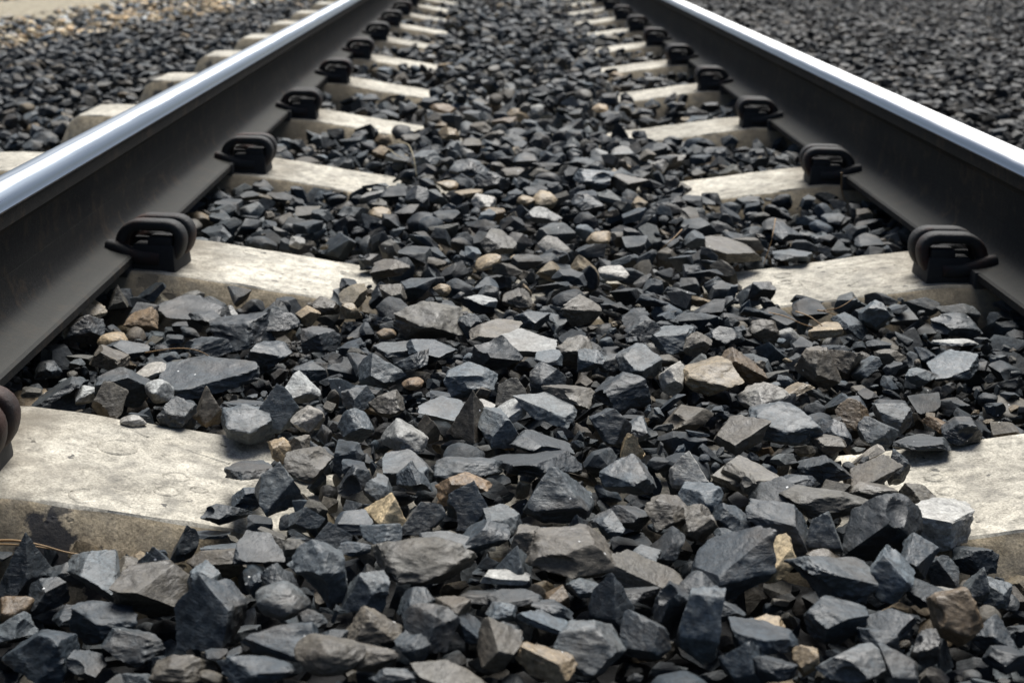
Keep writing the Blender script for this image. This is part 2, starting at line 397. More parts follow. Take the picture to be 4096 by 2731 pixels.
# ------------------------------------------------------------------ sleepers
ORD = ['first', 'second', 'third', 'fourth', 'fifth', 'sixth', 'seventh', 'eighth', 'ninth', 'tenth', 'eleventh', 'twelfth', 'thirteenth']
NS = 12
sl_y = [Y0 + SP*i for i in range(NS)]
rs = np.random.RandomState(11)
def build_sleeper(i):
    yc = sl_y[i]
    xs = sorted(set([round(s*v, 4) for v in list(np.linspace(0, 1.0, 54)) for s in (-1, 1)]))
    zb = -.235; vs = []; fs = []; mi = []
    sec = [(-HWB, None, zb), (-HWT-.012, -.060, 0), (-HWT-.004, -.011, 0), (-HWT+.001, -.003, 0)]
    tops = np.linspace(-HWT+.003, HWT-.003, 15)
    rows = []
    for x in xs:
        zt = float(sleeper_top(x)); endk = 1 - .10*max(0, (abs(x)-.90)/.10); row = []
        chip = .0022*math.sin(x*61 + i*2.1)*math.sin(x*23 + i) + rs.normal(0, .0006)
        row.append((-HWB*endk, zb)); row.append(((-HWT-.042)*endk + chip*.5, zt-.062)); row.append(((-HWT-.0040)*endk + chip*.6, zt-.006)); row.append(((-HWT+.0005)*endk + chip, zt-.0018))
        for y in tops: row.append((y*endk, zt + rs.normal(0, .0004)))
        row.append(((HWT-.0005)*endk, zt-.0018)); row.append(((HWT+.0040)*endk, zt-.006)); row.append(((HWT+.042)*endk, zt-.062)); row.append((HWB*endk, zb))
        rows.append(row)
        for (y, z) in row: vs.append((x, y, z))
    n = len(rows[0])
    for j in range(len(xs)-1):
        for k in range(n-1):
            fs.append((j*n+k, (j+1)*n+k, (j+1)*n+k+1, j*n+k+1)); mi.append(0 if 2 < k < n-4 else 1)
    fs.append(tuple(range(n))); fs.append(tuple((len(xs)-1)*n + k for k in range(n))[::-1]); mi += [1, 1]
    root = empty('concrete_sleeper', (0, yc, 0))
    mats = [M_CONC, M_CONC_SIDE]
    if i == 0:
        bx, by = unproj(170, 2070, -.012); cx, cy = unproj(385, 2170, -.03)
        bl = [(bx, by, .021), (bx-.012, by-.03, .02), (cx, cy, .012)]
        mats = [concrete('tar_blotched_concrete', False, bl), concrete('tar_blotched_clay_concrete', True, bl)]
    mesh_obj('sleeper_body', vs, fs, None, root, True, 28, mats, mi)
    # raised casting marks on the upper faces (worn beyond reading)
    def mark(kind, u, v, r, extra=None):
        x, y = unproj(u, v, -.015)
        for _ in range(4): x, y = unproj(u, v, float(sleeper_top(x)))
        rr = r*depth(x, y, 0)/FPX
        if kind == 'o':
            pts = [(x + rr*math.cos(a), y + rr*math.sin(a)*(extra or 1.0)) for a in np.linspace(0, 2*math.pi, 29)[:-1]]
            path = [(p, q - yc, float(sleeper_top(p)) - .0024) for p, q in pts]; g = tube(path, .0034, 10, True)
        else:
            path = []; e_ = [Vector(q) for q in extra]; fine = []
            for a_ in range(len(e_)-1):
                p0, p1, p2, p3 = e_[max(a_-1, 0)], e_[a_], e_[a_+1], e_[min(a_+2, len(e_)-1)]
                for k_ in range(6):
                    t_ = k_/6; fine.append(.5*((2*p1) + (p2-p0)*t_ + (2*p0-5*p1+4*p2-p3)*t_*t_ + (3*p1-p0-3*p2+p3)*t_**3))
            fine.append(e_[-1])
            for (uu, vv) in fine:
                p, q = unproj(uu, vv, float(sleeper_top(x))); path.append((p, q - yc, float(sleeper_top(p)) - .0024))
            g = tube(path, .0034, 10)
        mesh_obj('casting_mark', *g, M_CONC, root, True)
    s1 = lambda a, b: (a*.5102, 1500 + b*.5102)
    if i == 0:
        mark('o', *s1(920, 560), 71); mark('o', *s1(1380, 795), 47); mark('o', *s1(1310, 905), 47); mark('o', *s1(1560, 895), 27)
        mark('l', *s1(1070, 960), 0, [s1(1130, 890), s1(1100, 915), s1(1050, 990), s1(1010, 1040)])
        mark('l', *s1(620, 960), 0, [s1(700, 885), s1(600, 900), s1(560, 950), s1(620, 995), s1(690, 980)])
        mark('l', *s1(1000, 430), 0, [s1(870, 400), s1(1020, 425), s1(1160, 460)])
        mark('l', *s1(1600, 620), 0, [s1(1400, 595), s1(1600, 628), s1(1800, 662)])
        s3 = lambda a, b: (3400 + a*.4464, 1650 + b*.4464)
        mark('o', *s3(780, 575), 42); mark('o', *s3(780, 575), 29); mark('o', *s3(880, 700), 40)
        mark('l', *s3(660, 430), 0, [s3(600, 400), s3(625, 445), s3(735, 437)])
        mark('l', *s3(1010, 790), 0, [s3(980, 770), s3(1040, 815)]); mark('l', *s3(1100, 960), 0, [s3(1060, 985), s3(1120, 940), s3(1150, 990)])
    if i == 1:
        s3 = lambda a, b: (2950 + a*.487, 950 + b*.487)
        mark('o', *s3(380, 310), 33); mark('o', *s3(890, 275), 36); mark('o', *s3(400, 365), 26)
        mark('l', *s3(540, 390), 0, [s3(515, 360), s3(545, 395), s3(575, 430)]); mark('l', *s3(960, 370), 0, [s3(915, 385), s3(1000, 362)])
        mark('o', 1755*.5808, 910 + 175*.5808, 44); mark('o', 1850*.5808, 910+250*.5808, 22)
    if i == 2: mark('o', 800 + 1850*.2551, 300 + 1440*.2551, 34)
    tag(root, f'{ORD[i]} pale concrete sleeper counting from the bottom of the photo' if i else 'first pale concrete sleeper at the bottom of the photo, with a dark tar blotch', 'sleeper', 'concrete sleepers under the track')
for i in range(NS): build_sleeper(i)

# ------------------------------------------------------------------ spring clips
def rounded_loop(w, h, r, n=7):
    pts = []
    for (cx, cz, a0) in ((w/2-r, h/2-r, 0), (-w/2+r, h/2-r, 90), (-w/2+r, -h/2+r, 180), (w/2-r, -h/2+r, 270)):
        for k in range(n): a = R(a0 + 90*k/(n-1)); pts.append((cx + r*math.cos(a), cz + r*math.sin(a)))
    return pts
def clip_parts():
    """local frame: +u towards the middle of the track, rail at -u; origin on the sleeper under the loop"""
    lp = rounded_loop(.072, .044, .020)
    lean = .22
    def coil(y): return tube([(u + lean*(z), y, z + .029) for u, z in lp], .0112, 16, True, .62, sq=.62)
    parts = {}
    parts['coil'] = [coil(-.017), coil(.017)]
    parts['toe_bar'] = [tube([(.014, -.028, .012), (-.008, -.030, .013), (-.024, -.030, .0175), (-.040, -.029, .0235), (-.050, -.027, .0245)], .0085, 12, sq=.75),
                        tube([(.012, .030, .013), (-.010, .030, .015), (-.038, .029, .0235), (-.048, .027, .0245)], .0085, 12, sq=.75)]
    parts['cross_bar'] = [tube([(.030, -.006, .016), (.012, -.002, .030), (-.006, .004, .034), (-.022, .006, .030)], [.008, .009, .009, .007], 10)]
    parts['housing'] = [merge(bevel_box(.006, -.002, .012, .056, .066, .034, .004, .10), bevel_box(.014, -.010, .030, .030, .040, .016, .003), bevel_box(-.012, .010, .027, .024, .036, .014, .003))]
    parts['insulator'] = [bevel_box(-.030, -.044, .005, .024, .022, .024, .003), bevel_box(-.028, .042, .004, .022, .018, .020, .003)]
    return parts
CP = clip_parts()
CLIP_U = RX - FOOTW/2 - .021                # loop stands just inside the foot edge
clip_me = {}
def make_clip(sgn, i):
    root = empty('spring_clip', (sgn*CLIP_U, sl_y[i] - .044 + rs.normal(0, .003), 0))
    root.rotation_euler = (0, 0, rs.normal(0, .03))
    for nm, lst in CP.items():
        for q, (vs, fs) in enumerate(lst):
            key = (nm, q, sgn, i == 0)
            if key not in clip_me:
                v2 = [(-sgn*v[0], v[1], v[2]) for v in vs]; f2 = [f[::-1] if sgn > 0 else f for f in fs]
                o = mesh_obj(nm, v2, f2, M_HOUSING if nm == 'housing' else (M_RUBBER if nm == 'insulator' else M_CLIP_RUST if i == 0 else M_CLIP), root, True, 40)
                clip_me[key] = o.data
            else:
                o = bpy.data.objects.new(nm, clip_me[key]); C.objects.link(o); o.parent = root
    rl = 'blue-streaked' if sgn < 0 else 'glaring white'
    lb = f'dark spring clip holding the {rl} rail on the {ORD[i]} sleeper'
    if i == 0: lb = 'rust-red spring clip cut off by the edge, beside the blue-streaked rail on the first sleeper'
    tag(root, lb, 'rail clip', 'spring clips along the rails')
for i in range(NS):
    make_clip(-1, i)
    if i > 0: make_clip(1, i)

# ------------------------------------------------------------------ stone shapes
def polyhedron(planes):
    bm = bmesh.new(); bmesh.ops.create_cube(bm, size=3.2)
    for n, d in planes:
        bmesh.ops.bisect_plane(bm, geom=bm.verts[:] + bm.edges[:] + bm.faces[:], dist=1e-5, plane_co=Vector(n)*d, plane_no=Vector(n), clear_outer=True)
        es = [e for e in bm.edges if e.is_boundary]
        if es: bmesh.ops.edgeloop_fill(bm, edges=es)
    bmesh.ops.remove_doubles(bm, verts=bm.verts[:], dist=.02)
    return bm
def stone_planes(rng, kind):
    P = []
    def rv():
        v = rng.normal(size=3); return v/np.linalg.norm(v)
    if kind == 'p':
        P.append((np.array([0, 0, -1.]), .42)); k = rng.randint(3, 5); a0 = rng.uniform(0, 6.28)
        for j in range(k):
            a = a0 + 6.283*j/k + rng.normal(0, .25); e = rng.uniform(.45, .85)
            P.append((np.array([math.cos(a)*math.cos(e), math.sin(a)*math.cos(e), math.sin(e)]), rng.uniform(.42, .60)))
        for j in range(4):
            v = rv(); P.append((v, rng.uniform(.70, .95)))
        for j in range(3):
            a = rng.uniform(0, 6.28); P.append((np.array([math.cos(a)*.85, math.sin(a)*.85, -.53]), rng.uniform(.55, .8)))
    elif kind == 's':
        t = rng.normal(0, .12, 2); n0 = np.array([t[0], t[1], 1.0]); n0 /= np.linalg.norm(n0)
        P += [(n0, .30), (np.array([-t[1], t[0]*.5, -1.0])/np.linalg.norm([t[1], t[0]*.5, 1]), .30)]
        k = rng.randint(5, 8); a0 = rng.uniform(0, 6.28)
        for j in range(k):
            a = a0 + 6.283*j/k + rng.normal(0, .22); e = rng.normal(0, .38)
            P.append((np.array([math.cos(a)*math.cos(e), math.sin(a)*math.cos(e), math.sin(e)]), rng.uniform(.62, 1.0)))
        for j in range(3): P.append((rv(), rng.uniform(.6, .9)))
    elif kind == 'r':
        for j in range(30):
            P.append((rv(), rng.uniform(.80, .98)))
    else:
        k = rng.randint(7, 12)
        base = []
        for j in range(k):
            best = None
            for _ in range(6):
                v = rv(); m = min([np.linalg.norm(v - q) for q in base] or [9])
                if best is None or m > best[0]: best = (m, v)
            base.append(best[1]); P.append((best[1], rng.uniform(.55, 1.0)))
        for j in range(5): P.append((rv(), rng.uniform(.82, 1.02)))
    return P
def make_stone(seed, kind, dims, maxlen, amp=.026, yaw=None, rough=0.0):
    """dims = full extents (x, y, z) in metres; returns verts (centred), faces"""
    rng = np.random.RandomState(seed % (2**31))
    for attempt in range(4):
        P = stone_planes(rng, kind)
        bm = polyhedron(P)
        if len(bm.verts) >= 6: break
        bm.free()
    bmesh.ops.triangulate(bm, faces=bm.faces[:])
    for _ in range(6):
        es = [e for e in bm.edges if e.calc_length() > maxlen]
        if not es or len(bm.verts) > 2600: break
        bmesh.ops.subdivide_edges(bm, edges=es, cuts=1)
        bmesh.ops.triangulate(bm, faces=[f for f in bm.faces if len(f.verts) > 3])
    bm.verts.index_update()
    V = np.array([v.co[:] for v in bm.verts]); F = [tuple(v.index for v in f.verts) for f in bm.faces]; bm.free()
    r0 = np.linalg.norm(V, axis=1); r0[r0 < 1e-6] = 1e-6; U = V/r0[:, None]
    Nn = np.array([p[0] for p in P]); D = np.array([p[1] for p in P])
    q = np.clip(U @ Nn.T / D[None], 0, None)
    pw = 15 if kind == 'r' else rng.uniform(26, 60)
    rr = (np.power(q, pw).sum(1) + 1e-12)**(-1/pw); rr = np.minimum(rr, r0*1.02)
    # conchoidal scoops
    if kind != 'r':
        for _ in range(rng.randint(0, 3)):
            c = rng.normal(size=3); c /= np.linalg.norm(c); Rs = rng.uniform(.5, 1.3); cc = c*(rng.uniform(.58, .78) + Rs)
            uc = U @ cc; disc = uc**2 - (cc@cc - Rs**2); ok = (disc > 0) & (uc > 0)
            tt = np.where(ok, uc - np.sqrt(np.maximum(disc, 0)), 9); rr = np.minimum(rr, np.where(tt > .15, tt, 9))
    V = U*rr[:, None]
    nz = np.zeros(len(V))
    for o, (f, a) in enumerate(((3.0, .9), (6.5, .55), (13, .35), (26, .22))):
        for _ in range(3):
            kv = rng.normal(size=3); kv /= np.linalg.norm(kv); nz += a*np.sin(V @ kv*f + rng.uniform(0, 6.28))
    V = V*(1 + amp*nz/1.6)[:, None]
    if rough:                                  # broken, hackly faces
        off = Vector(rng.uniform(-50, 50, 3))
        dd = np.array([mnoise.ridged_multi_fractal(Vector(v)*2.1 + off, .9, 2.1, 5, .9, 2.0) for v in V]) - 1.0
        d2 = np.array([mnoise.noise(Vector(v)*9.0 + off) for v in V])
        V = V*(1 + rough*(.035*dd + .012*d2))[:, None]
    if yaw is None: yaw = rng.uniform(0, 6.28)
    c, s = math.cos(yaw), math.sin(yaw); V = V @ np.array([[c, s, 0], [-s, c, 0], [0, 0, 1]])
    if kind in 'cs': V = V @ np.array(Euler((rng.normal(0, .28), rng.normal(0, .22), 0)).to_matrix()).T
    lo, hi = V.min(0), V.max(0); V = (V - (lo + hi)/2)/(hi - lo)*np.array(dims)
    return V, F

COL = {'k': (.010, .0148, .019), 'd': (.0188, .0262, .032), 'g': (.060, .072, .079), 'b': (.070, .062, .048),
       'w': (.250, .245, .225), 't': (.230, .175, .105), 'o': (.115, .078, .043), 'y': (.46, .365, .22)}

# ------------------------------------------------------------------ the large stones in view, one by one
# tile  centre-x  centre-y  width  height (tile pixels)  shape  colour  tilt | landmark name
HERO = """
8 300 395 290 230 p y 0 |cream-tan triangular stone
8 560 430 270 175 p g 0 |small pale-edged wedge
8 840 230 340 190 c o 0 |golden-brown rounded stone
8 1500 290 430 330 p g 0 |pale grey pyramid-shaped stone
8 1970 190 340 270 c g 0 |grey stone with a white chalky corner
8 1340 80 560 240 s k 0 |broad near-black slab
8 870 110 400 180 c d 0
8 560 790 640 350 c b 0 |large brownish-grey block with a shaded underside
8 1590 770 560 310 c b 0 |large pinkish-brown boulder
8 2090 810 520 190 s b -20 |long brown stone pointing up at one end
8 1130 835 300 110 s w 0 |thin pale ridge-shaped chip
8 1170 760 260 260 p g 0
8 170 930 290 270 c g 0 |scuffed grey six-sided stone
8 1190 1000 340 120 s d 0
8 990 930 330 120 s d 0
8 1450 1130 450 130 s g -18 |long stone with a pale speckled top
8 1090 1380 270 330 c b 0 |ochre-brown upright egg-like stone
8 1710 1330 440 340 c g 0 |chunky pale-faced grey stone
8 1410 1450 370 240 c t 0 |tan-topped block at the bottom edge
8 620 1230 310 330 c d 40
8 520 1000 230 200 c d 0
8 760 1080 230 180 c b 0
8 880 1140 280 160 s d -30
8 220 1170 340 200 c b 0
8 490 1350 220 190 c d 0
8 190 1370 360 190 c b 0
8 740 1480 480 130 s b -14 |long flat brown stone at the bottom edge
8 350 1540 280 120 c d 0
8 1860 1040 270 340 p d 0
8 2080 1300 270 420 s d 60
8 2280 1150 250 400 c d 0
8 1640 540 200 250 p d 0
8 1830 520 190 200 c g 0
8 1990 410 270 170 c d 0
8 2230 420 270 250 c b 0
8 1320 600 300 180 c b 0
8 1110 480 240 240 c g 0
8 870 370 250 270 p d 0
8 970 560 320 170 s d 25
8 440 630 320 130 s b 0
8 740 610 360 150 s d 0
8 270 570 260 170 c g 0
8 90 420 240 130 s d 0
8 90 190 200 230 c d 0
8 260 220 190 170 c g 0
8 470 80 330 170 s g 0
8 510 200 230 170 c d -30
8 2080 660 220 130 c g 0
8 1450 1050 270 140 c d -20
8 1680 930 230 140 c g 0
8 1490 950 150 160 c o 0
8 2040 950 300 130 s d 0
8 90 660 200 100 c d 0
8 2240 620 250 200 s k 25
8 1100 1090 190 150 c g 0
8 1100 1200 260 180 c g 0
7 660 880 350 340 c g 0 |big faceted grey stone
7 1080 1030 450 380 c b 0 |large rough brown-patched boulder
7 1440 1160 430 530 c d 0 |tall dark teardrop-shaped stone
7 1500 730 370 190 c b 0 |low tan-brown stone
7 170 840 290 360 p d 0 |dark wedge under the long curved straw
7 110 1060 200 190 r o 0 |small ochre rounded stone
7 280 1390 450 330 c d 0 |big flat-faced dark stone in the bottom corner
7 730 1200 420 270 c d 0
7 100 1190 270 230 c g 0
7 590 1440 220 180 s d -40
7 910 1520 270 120 c g 0
7 1260 1490 380 180 c b 0
7 1950 1050 330 230 r g 0 |pale smooth rounded stone
7 1940 1290 480 260 c d 0 |dark stone with a brown speckled shoulder
7 1760 1490 480 190 c d 0
7 2270 1440 430 240 r b 0 |round brown stone with a dark spot
7 1930 870 230 260 c d 0
7 2210 870 340 420 c g 0 |tall two-faced grey stone
7 1800 690 300 170 s k -20
7 1570 620 330 120 s g 0
7 1270 640 170 230 p d 0
7 1130 790 330 270 p d 0 |split dark stone with a sharp point
7 880 770 200 150 c b 0
7 330 990 230 200 c d 0
7 490 790 300 180 c d 0
7 930 1340 380 240 c d 0
7 1560 440 290 150 c d 0
7 1730 100 310 180 s d 0 |dark slab jutting over the first sleeper
7 1930 270 310 290 p g 0 |grey triangular slab
7 2130 130 280 230 c b 0 |grey stone with a white splash
7 1700 280 200 150 c d 0
7 1460 540 220 80 s g 0
7 1880 560 190 170 c b 0
7 2110 420 220 140 p g 0
7 2040 630 170 110 c b 0
7 2260 560 280 190 p d 0
7 500 1120 270 160 s d 0
7 1410 880 200 190 c g 0
7 1750 870 110 160 c d 0
7 2060 750 140 100 c g 0
7 2150 1160 190 140 c d 0
7 2290 1260 180 150 c d 0
9 1320 500 520 420 c k 0 |big black block with pale scratches
9 660 500 380 300 c d 0 |broad dark dome-shaped stone
9 1000 860 530 370 c g 0 |large smooth grey stone with a white glint
9 340 800 640 330 s d 25 |long dark sloping slab
9 590 700 380 190 s y 40 |long tan waisted stone
9 1740 510 470 300 c w 0 |pale block leaning on the first sleeper
9 960 560 240 230 p g 0
9 1600 270 230 190 c b 0
9 1480 120 130 250 c d 0
9 1290 150 370 150 s b 35 |ribbed brown stone sloping to the sleeper
9 970 70 300 180 c d 0
9 60 150 260 230 p w 0 |pale sandy wedge
9 450 110 480 190 s b 0 |long stone with a pale upper edge
9 340 430 260 200 c d 0
9 130 520 210 230 c b 0
9 640 270 310 170 s d 20
9 1000 330 560 180 c b 0 |wide brown jagged stone
9 1420 860 310 300 c g 0 |grey stone with a bright slanting edge
9 1060 1150 390 270 c d 0 |square dark stone with a pale chipped patch
9 1420 1200 370 180 s d 20
9 1870 1190 290 410 c o 0 |upright ochre stone
9 560 1250 400 280 s d 0 |flat dark kite-shaped stone
9 120 1280 280 560 c g 0 |big upright grey slate at the bottom edge
9 850 1380 160 210 c t 0
9 1150 1460 400 220 c g 0
9 1360 1310 240 170 c d 0
9 1490 1430 300 260 c d 0
9 400 1440 260 260 p d 0
9 620 1500 280 200 c k 0
9 1690 940 260 190 c d 0
9 1600 740 280 280 c d 0
9 1990 740 260 200 c d 0
9 2150 970 200 230 c g 0
9 2000 910 190 210 p g 0
9 1660 1310 180 260 c d 0
9 2120 1240 250 200 c d 0
9 2220 1430 260 190 c k 0
9 540 1110 290 90 s t 8
9 290 1040 240 130 c d 0
9 110 940 260 170 r d 0
9 780 170 260 140 c d 0
9 330 160 150 180 c b 0
9 450 220 100 130 c b 0
9 120 310 270 220 c g 0
9 1300 250 280 110 c b 0
9 1800 800 190 220 c d 0
9 960 670 170 80 c b 0
9 320 570 180 110 c d 0
9 370 670 230 130 c g 0
5 600 680 430 230 c b 0 |large brown-grey hump-backed stone
5 1640 620 240 240 c b 0 |upright stone with a hollow and a brown side
5 1290 790 340 140 s w 0 |bright flat grey flake
5 1070 910 310 250 c k 0 |smooth black stone under the bright flake
5 1070 730 330 110 s b 0
5 1600 870 230 210 c b 0
5 620 850 310 120 s d 0
5 400 810 320 100 s g 0
5 280 1000 290 200 p g 0 |smooth grey triangular slab
5 470 950 270 170 s d 30
5 890 1030 320 180 c g 0
5 490 1070 130 80 r o 0 |little orange-brown pebble
5 2050 1000 280 240 c g 0 |square-topped grey block
5 1940 1130 340 240 c d 0
5 1560 1190 320 200 c b 0 |scalloped brown-grey stone
5 860 1380 240 330 p b 0 |tall pointed lichen-grey stone
5 1070 1390 310 240 c g 0
5 430 1470 290 200 c w 0 |cream mottled rounded stone
5 2010 1500 150 170 p y 0 |small tan pointed stone
5 1380 1480 380 170 s d 0
5 1080 130 220 150 c b 0 |plump buff-grey stone
5 1010 230 170 90 r t 25 |long tan pebble
5 1770 100 150 110 r t 0
5 1870 340 180 110 r w 0 |pale rounded cobble
5 690 420 110 90 r t 0
5 60 590 140 130 c t 0
5 340 320 230 130 c b 0
5 350 470 170 150 c b 0
5 970 510 180 100 s w 0
5 1210 480 180 130 c b 0
5 1310 650 230 130 c d 0
5 1400 1260 380 170 s g 0 |jagged stone with white edges
5 1150 1240 260 130 s w 15
5 310 1230 220 170 c b 0
5 700 1270 290 150 s g 0
5 100 1390 230 270 c g 0
5 600 1400 140 200 p b 0
5 1170 1160 190 150 p b 0
5 960 1210 160 110 s w -20
5 1850 1410 250 270 c d 0
5 2040 1380 170 170 c g 0
5 2285 1080 170 230 c w 0 |crusty cream stone
5 2290 790 280 160 c g 0
5 2100 680 270 140 c d 0
5 1860 930 160 130 c d 0
5 1720 950 170 150 c g 0
5 880 670 150 160 c d 0
5 310 735 120 80 r o 0
5 1430 930 180 110 s g 0
5 1420 1060 220 220 c d 0
5 110 1220 200 190 c d 0
6 560 1180 320 210 c w 0 |bright cream-white wedge
6 670 1370 440 260 c g 0 |large grey stone with a black front
6 190 1070 350 240 c t 0 |large tan-grey angular stone
6 400 970 270 230 c o 0 |rust-brown rounded block
6 940 1020 260 310 c b 0 |upright mottled oval stone
6 550 750 180 180 c b 0
6 1170 1270 200 180 c o 0 |tan-orange stone
6 410 1410 350 200 s b 30
6 1450 1350 230 180 c g 0
6 1350 1440 250 230 c d 0
6 1640 1490 340 150 s d 0
6 1000 1400 240 190 c d 0
6 1000 1480 210 130 c b 0
6 1930 1460 280 170 c k 0
6 1100 930 230 210 c b 0
6 1260 970 200 150 s g 40
6 970 710 200 110 s t 20 |tan elongated stone near the dry straws
6 290 760 230 170 c d 0
6 100 830 190 180 c b 0
6 1330 660 200 230 c g 0 |upright grey stone against the second sleeper
6 1150 660 230 130 s g -20
6 1880 790 260 60 s w 0 |thin pale sliver
6 1430 860 190 110 c b 0
6 1880 680 280 140 c d 0
6 1860 960 300 140 s g 15
6 340 150 350 150 s b 0 |wide buff-brown slab
6 770 190 270 100 s g 0
6 730 60 200 120 c d 0
6 540 440 160 140 c k 0
6 1770 1350 210 90 s o -25
6 1640 1050 210 110 c g 0
6 770 1100 240 80 s t 20
4 1440 1050 600 220 s d 0 |largest blue-grey slab
4 1430 1250 200 360 p b 0 |cleft brown-grey pointed stone
4 1690 1370 340 260 c g 0 |grey block with a dark front face
4 1930 1300 250 290 p g 0 |streaky pointed grey stone
4 2120 1330 200 210 c w 0
4 1220 1300 230 210 c d 0
4 750 1230 190 210 p b 0 |pale brown cone-shaped stone
4 860 1130 310 250 c d 0
4 1090 1170 170 170 r w 0 |pale half-moon stone
4 400 1170 300 160 s d 15
4 590 1150 170 120 c w 20
4 920 1350 160 80 r w 0
4 1660 730 400 240 c d 0 |big dark smooth stone
4 1850 900 300 220 c d 0
4 1480 850 260 160 c d 20
4 1330 540 440 130 s k -6 |black shard with a white dot
4 990 640 200 150 c o 0 |ochre-spotted stone
4 640 600 170 130 c t 0
4 780 780 170 120 r t 0
4 570 740 260 240 c d 0
4 1020 1020 210 100 s w 20
4 880 840 260 130 c d 0
4 2080 1130 240 180 c w 0 |pale stone with a buff hollow
4 1700 1180 310 90 s d 0
4 1940 680 240 210 c d 0
4 2120 650 150 140 c t 0 |ochre-tan pebble
4 2210 770 240 170 c d 0
4 1580 590 120 100 c w 0
4 810 520 120 190 p b 0
4 1420 620 220 100 c d 0
4 2230 550 190 120 c b 0
4 740 960 230 180 c b 0
4 340 980 150 130 c d 0
4 2130 1010 210 120 c d 0
4 1930 1500 190 150 c t 0
4 2060 1480 140 100 c b 0
2 700 760 160 70 c o 0 |reddish-brown flat stone far up the track
2 1120 820 160 60 s o 0 |orange sliver far up the track
2 740 940 130 110 c t 0 |tan tilted stone far up the track
2 270 1070 110 90 c t 0
2 1400 1390 150 110 r t 0 |tan rounded pebble
2 1270 1390 110 70 r t 0
2 730 1300 130 70 r t 0
2 870 1320 180 70 s t 0
2 1390 1490 220 110 c w 0
2 980 1390 150 120 c w 0
2 1990 1280 220 120 c b 0 |brown tent-shaped stone
2 1780 760 100 60 r t 0
2 260 1460 140 70 r t 0
2 2190 1160 110 110 c w 0
2 1040 1270 220 130 c d 0
2 880 1170 240 140 c g 0
2 590 1120 180 130 c g 0
2 1750 1250 260 120 c g 0
2 520 1400 150 190 c d 0
2 1700 1430 200 140 c d 0
"""
ORIG = {2: (1366, 0), 4: (0, 910), 5: (1366, 910), 6: (2730, 910), 7: (0, 1821), 8: (1366, 1821), 9: (2730, 1821)}
TS = 1366/2352.0
heroes = []
for ln in HERO.strip().splitlines():
    a, _, lm = ln.partition('|'); f = a.split()
    ox, oy = ORIG[int(f[0])]
    heroes.append(dict(u=ox + int(f[1])*TS, v=oy + int(f[2])*TS, w=int(f[3])*TS, h=int(f[4])*TS, k=f[5], c=f[6], a=float(f[7]), lm=lm.strip() or None))
# --- labels: look + where it lies beside a landmark stone
CN = {'k': 'near-black', 'd': 'dark grey', 'g': 'mid grey', 'b': 'brownish-grey', 'w': 'pale', 't': 'tan', 'o': 'ochre-brown', 'y': 'cream'}
SN = {'c': 'angular', 'p': 'pointed', 's': 'flat', 'r': 'rounded'}
def rel(dx, dy):
    if abs(dy) > 2.2*abs(dx): return 'just in front of' if dy > 0 else 'just behind'
    side = 'white-rail' if dx > 0 else 'streaked-rail'
    if abs(dx) > 2.2*abs(dy): return f'on the {side} side of'
    return ('diagonally in front of' if dy > 0 else 'diagonally behind')
used = set(); marks = [h for h in heroes if h['lm']]
for h in marks:
    lb = h['lm']
    reg = 'between the rails' if h['v'] < 1300 else 'in the ballast'
    if len(lb.split()) < 4: lb += ' ' + reg
    assert lb not in used, lb
    used.add(lb); h['label'] = lb
def dist(a, b): return math.hypot(a['u']-b['u'], (a['v']-b['v'])*1.25)
for h in heroes:
    if h['lm']: continue
    near = sorted(marks, key=lambda m: dist(h, m))[:7]
    sz = 'large ' if h['w']*h['h'] > 28000 else 'small ' if h['w']*h['h'] < 8000 else ''
    look = f"{sz}{CN[h['c']]} {SN[h['k']]} stone"
    cands = [f"{look} {rel(h['u']-m['u'], h['v']-m['v'])} the {m['lm']}" for m in near[:3]]
    for i in range(len(near)):
        for j in range(i+1, len(near)):
            A, B = near[i], near[j]
            va = (A['u']-h['u'], A['v']-h['v']); vb = (B['u']-h['u'], B['v']-h['v'])
            if (va[0]*vb[0] + va[1]*vb[1]) < -.55*math.hypot(*va)*math.hypot(*vb):
                cands.append(f"{look} between the {A['lm']} and the {B['lm']}")
    cands += [f"{look} {rel(h['u']-m['u'], h['v']-m['v'])} the {m['lm']}" for m in near[3:]]
    pick = [c for c in cands if c not in used and len(c.replace('-', ' ').split()) <= 16] or [c for c in cands if c not in used]
    h['label'] = pick[0] if pick else None
    assert h['label'], look
    used.add(h['label'])

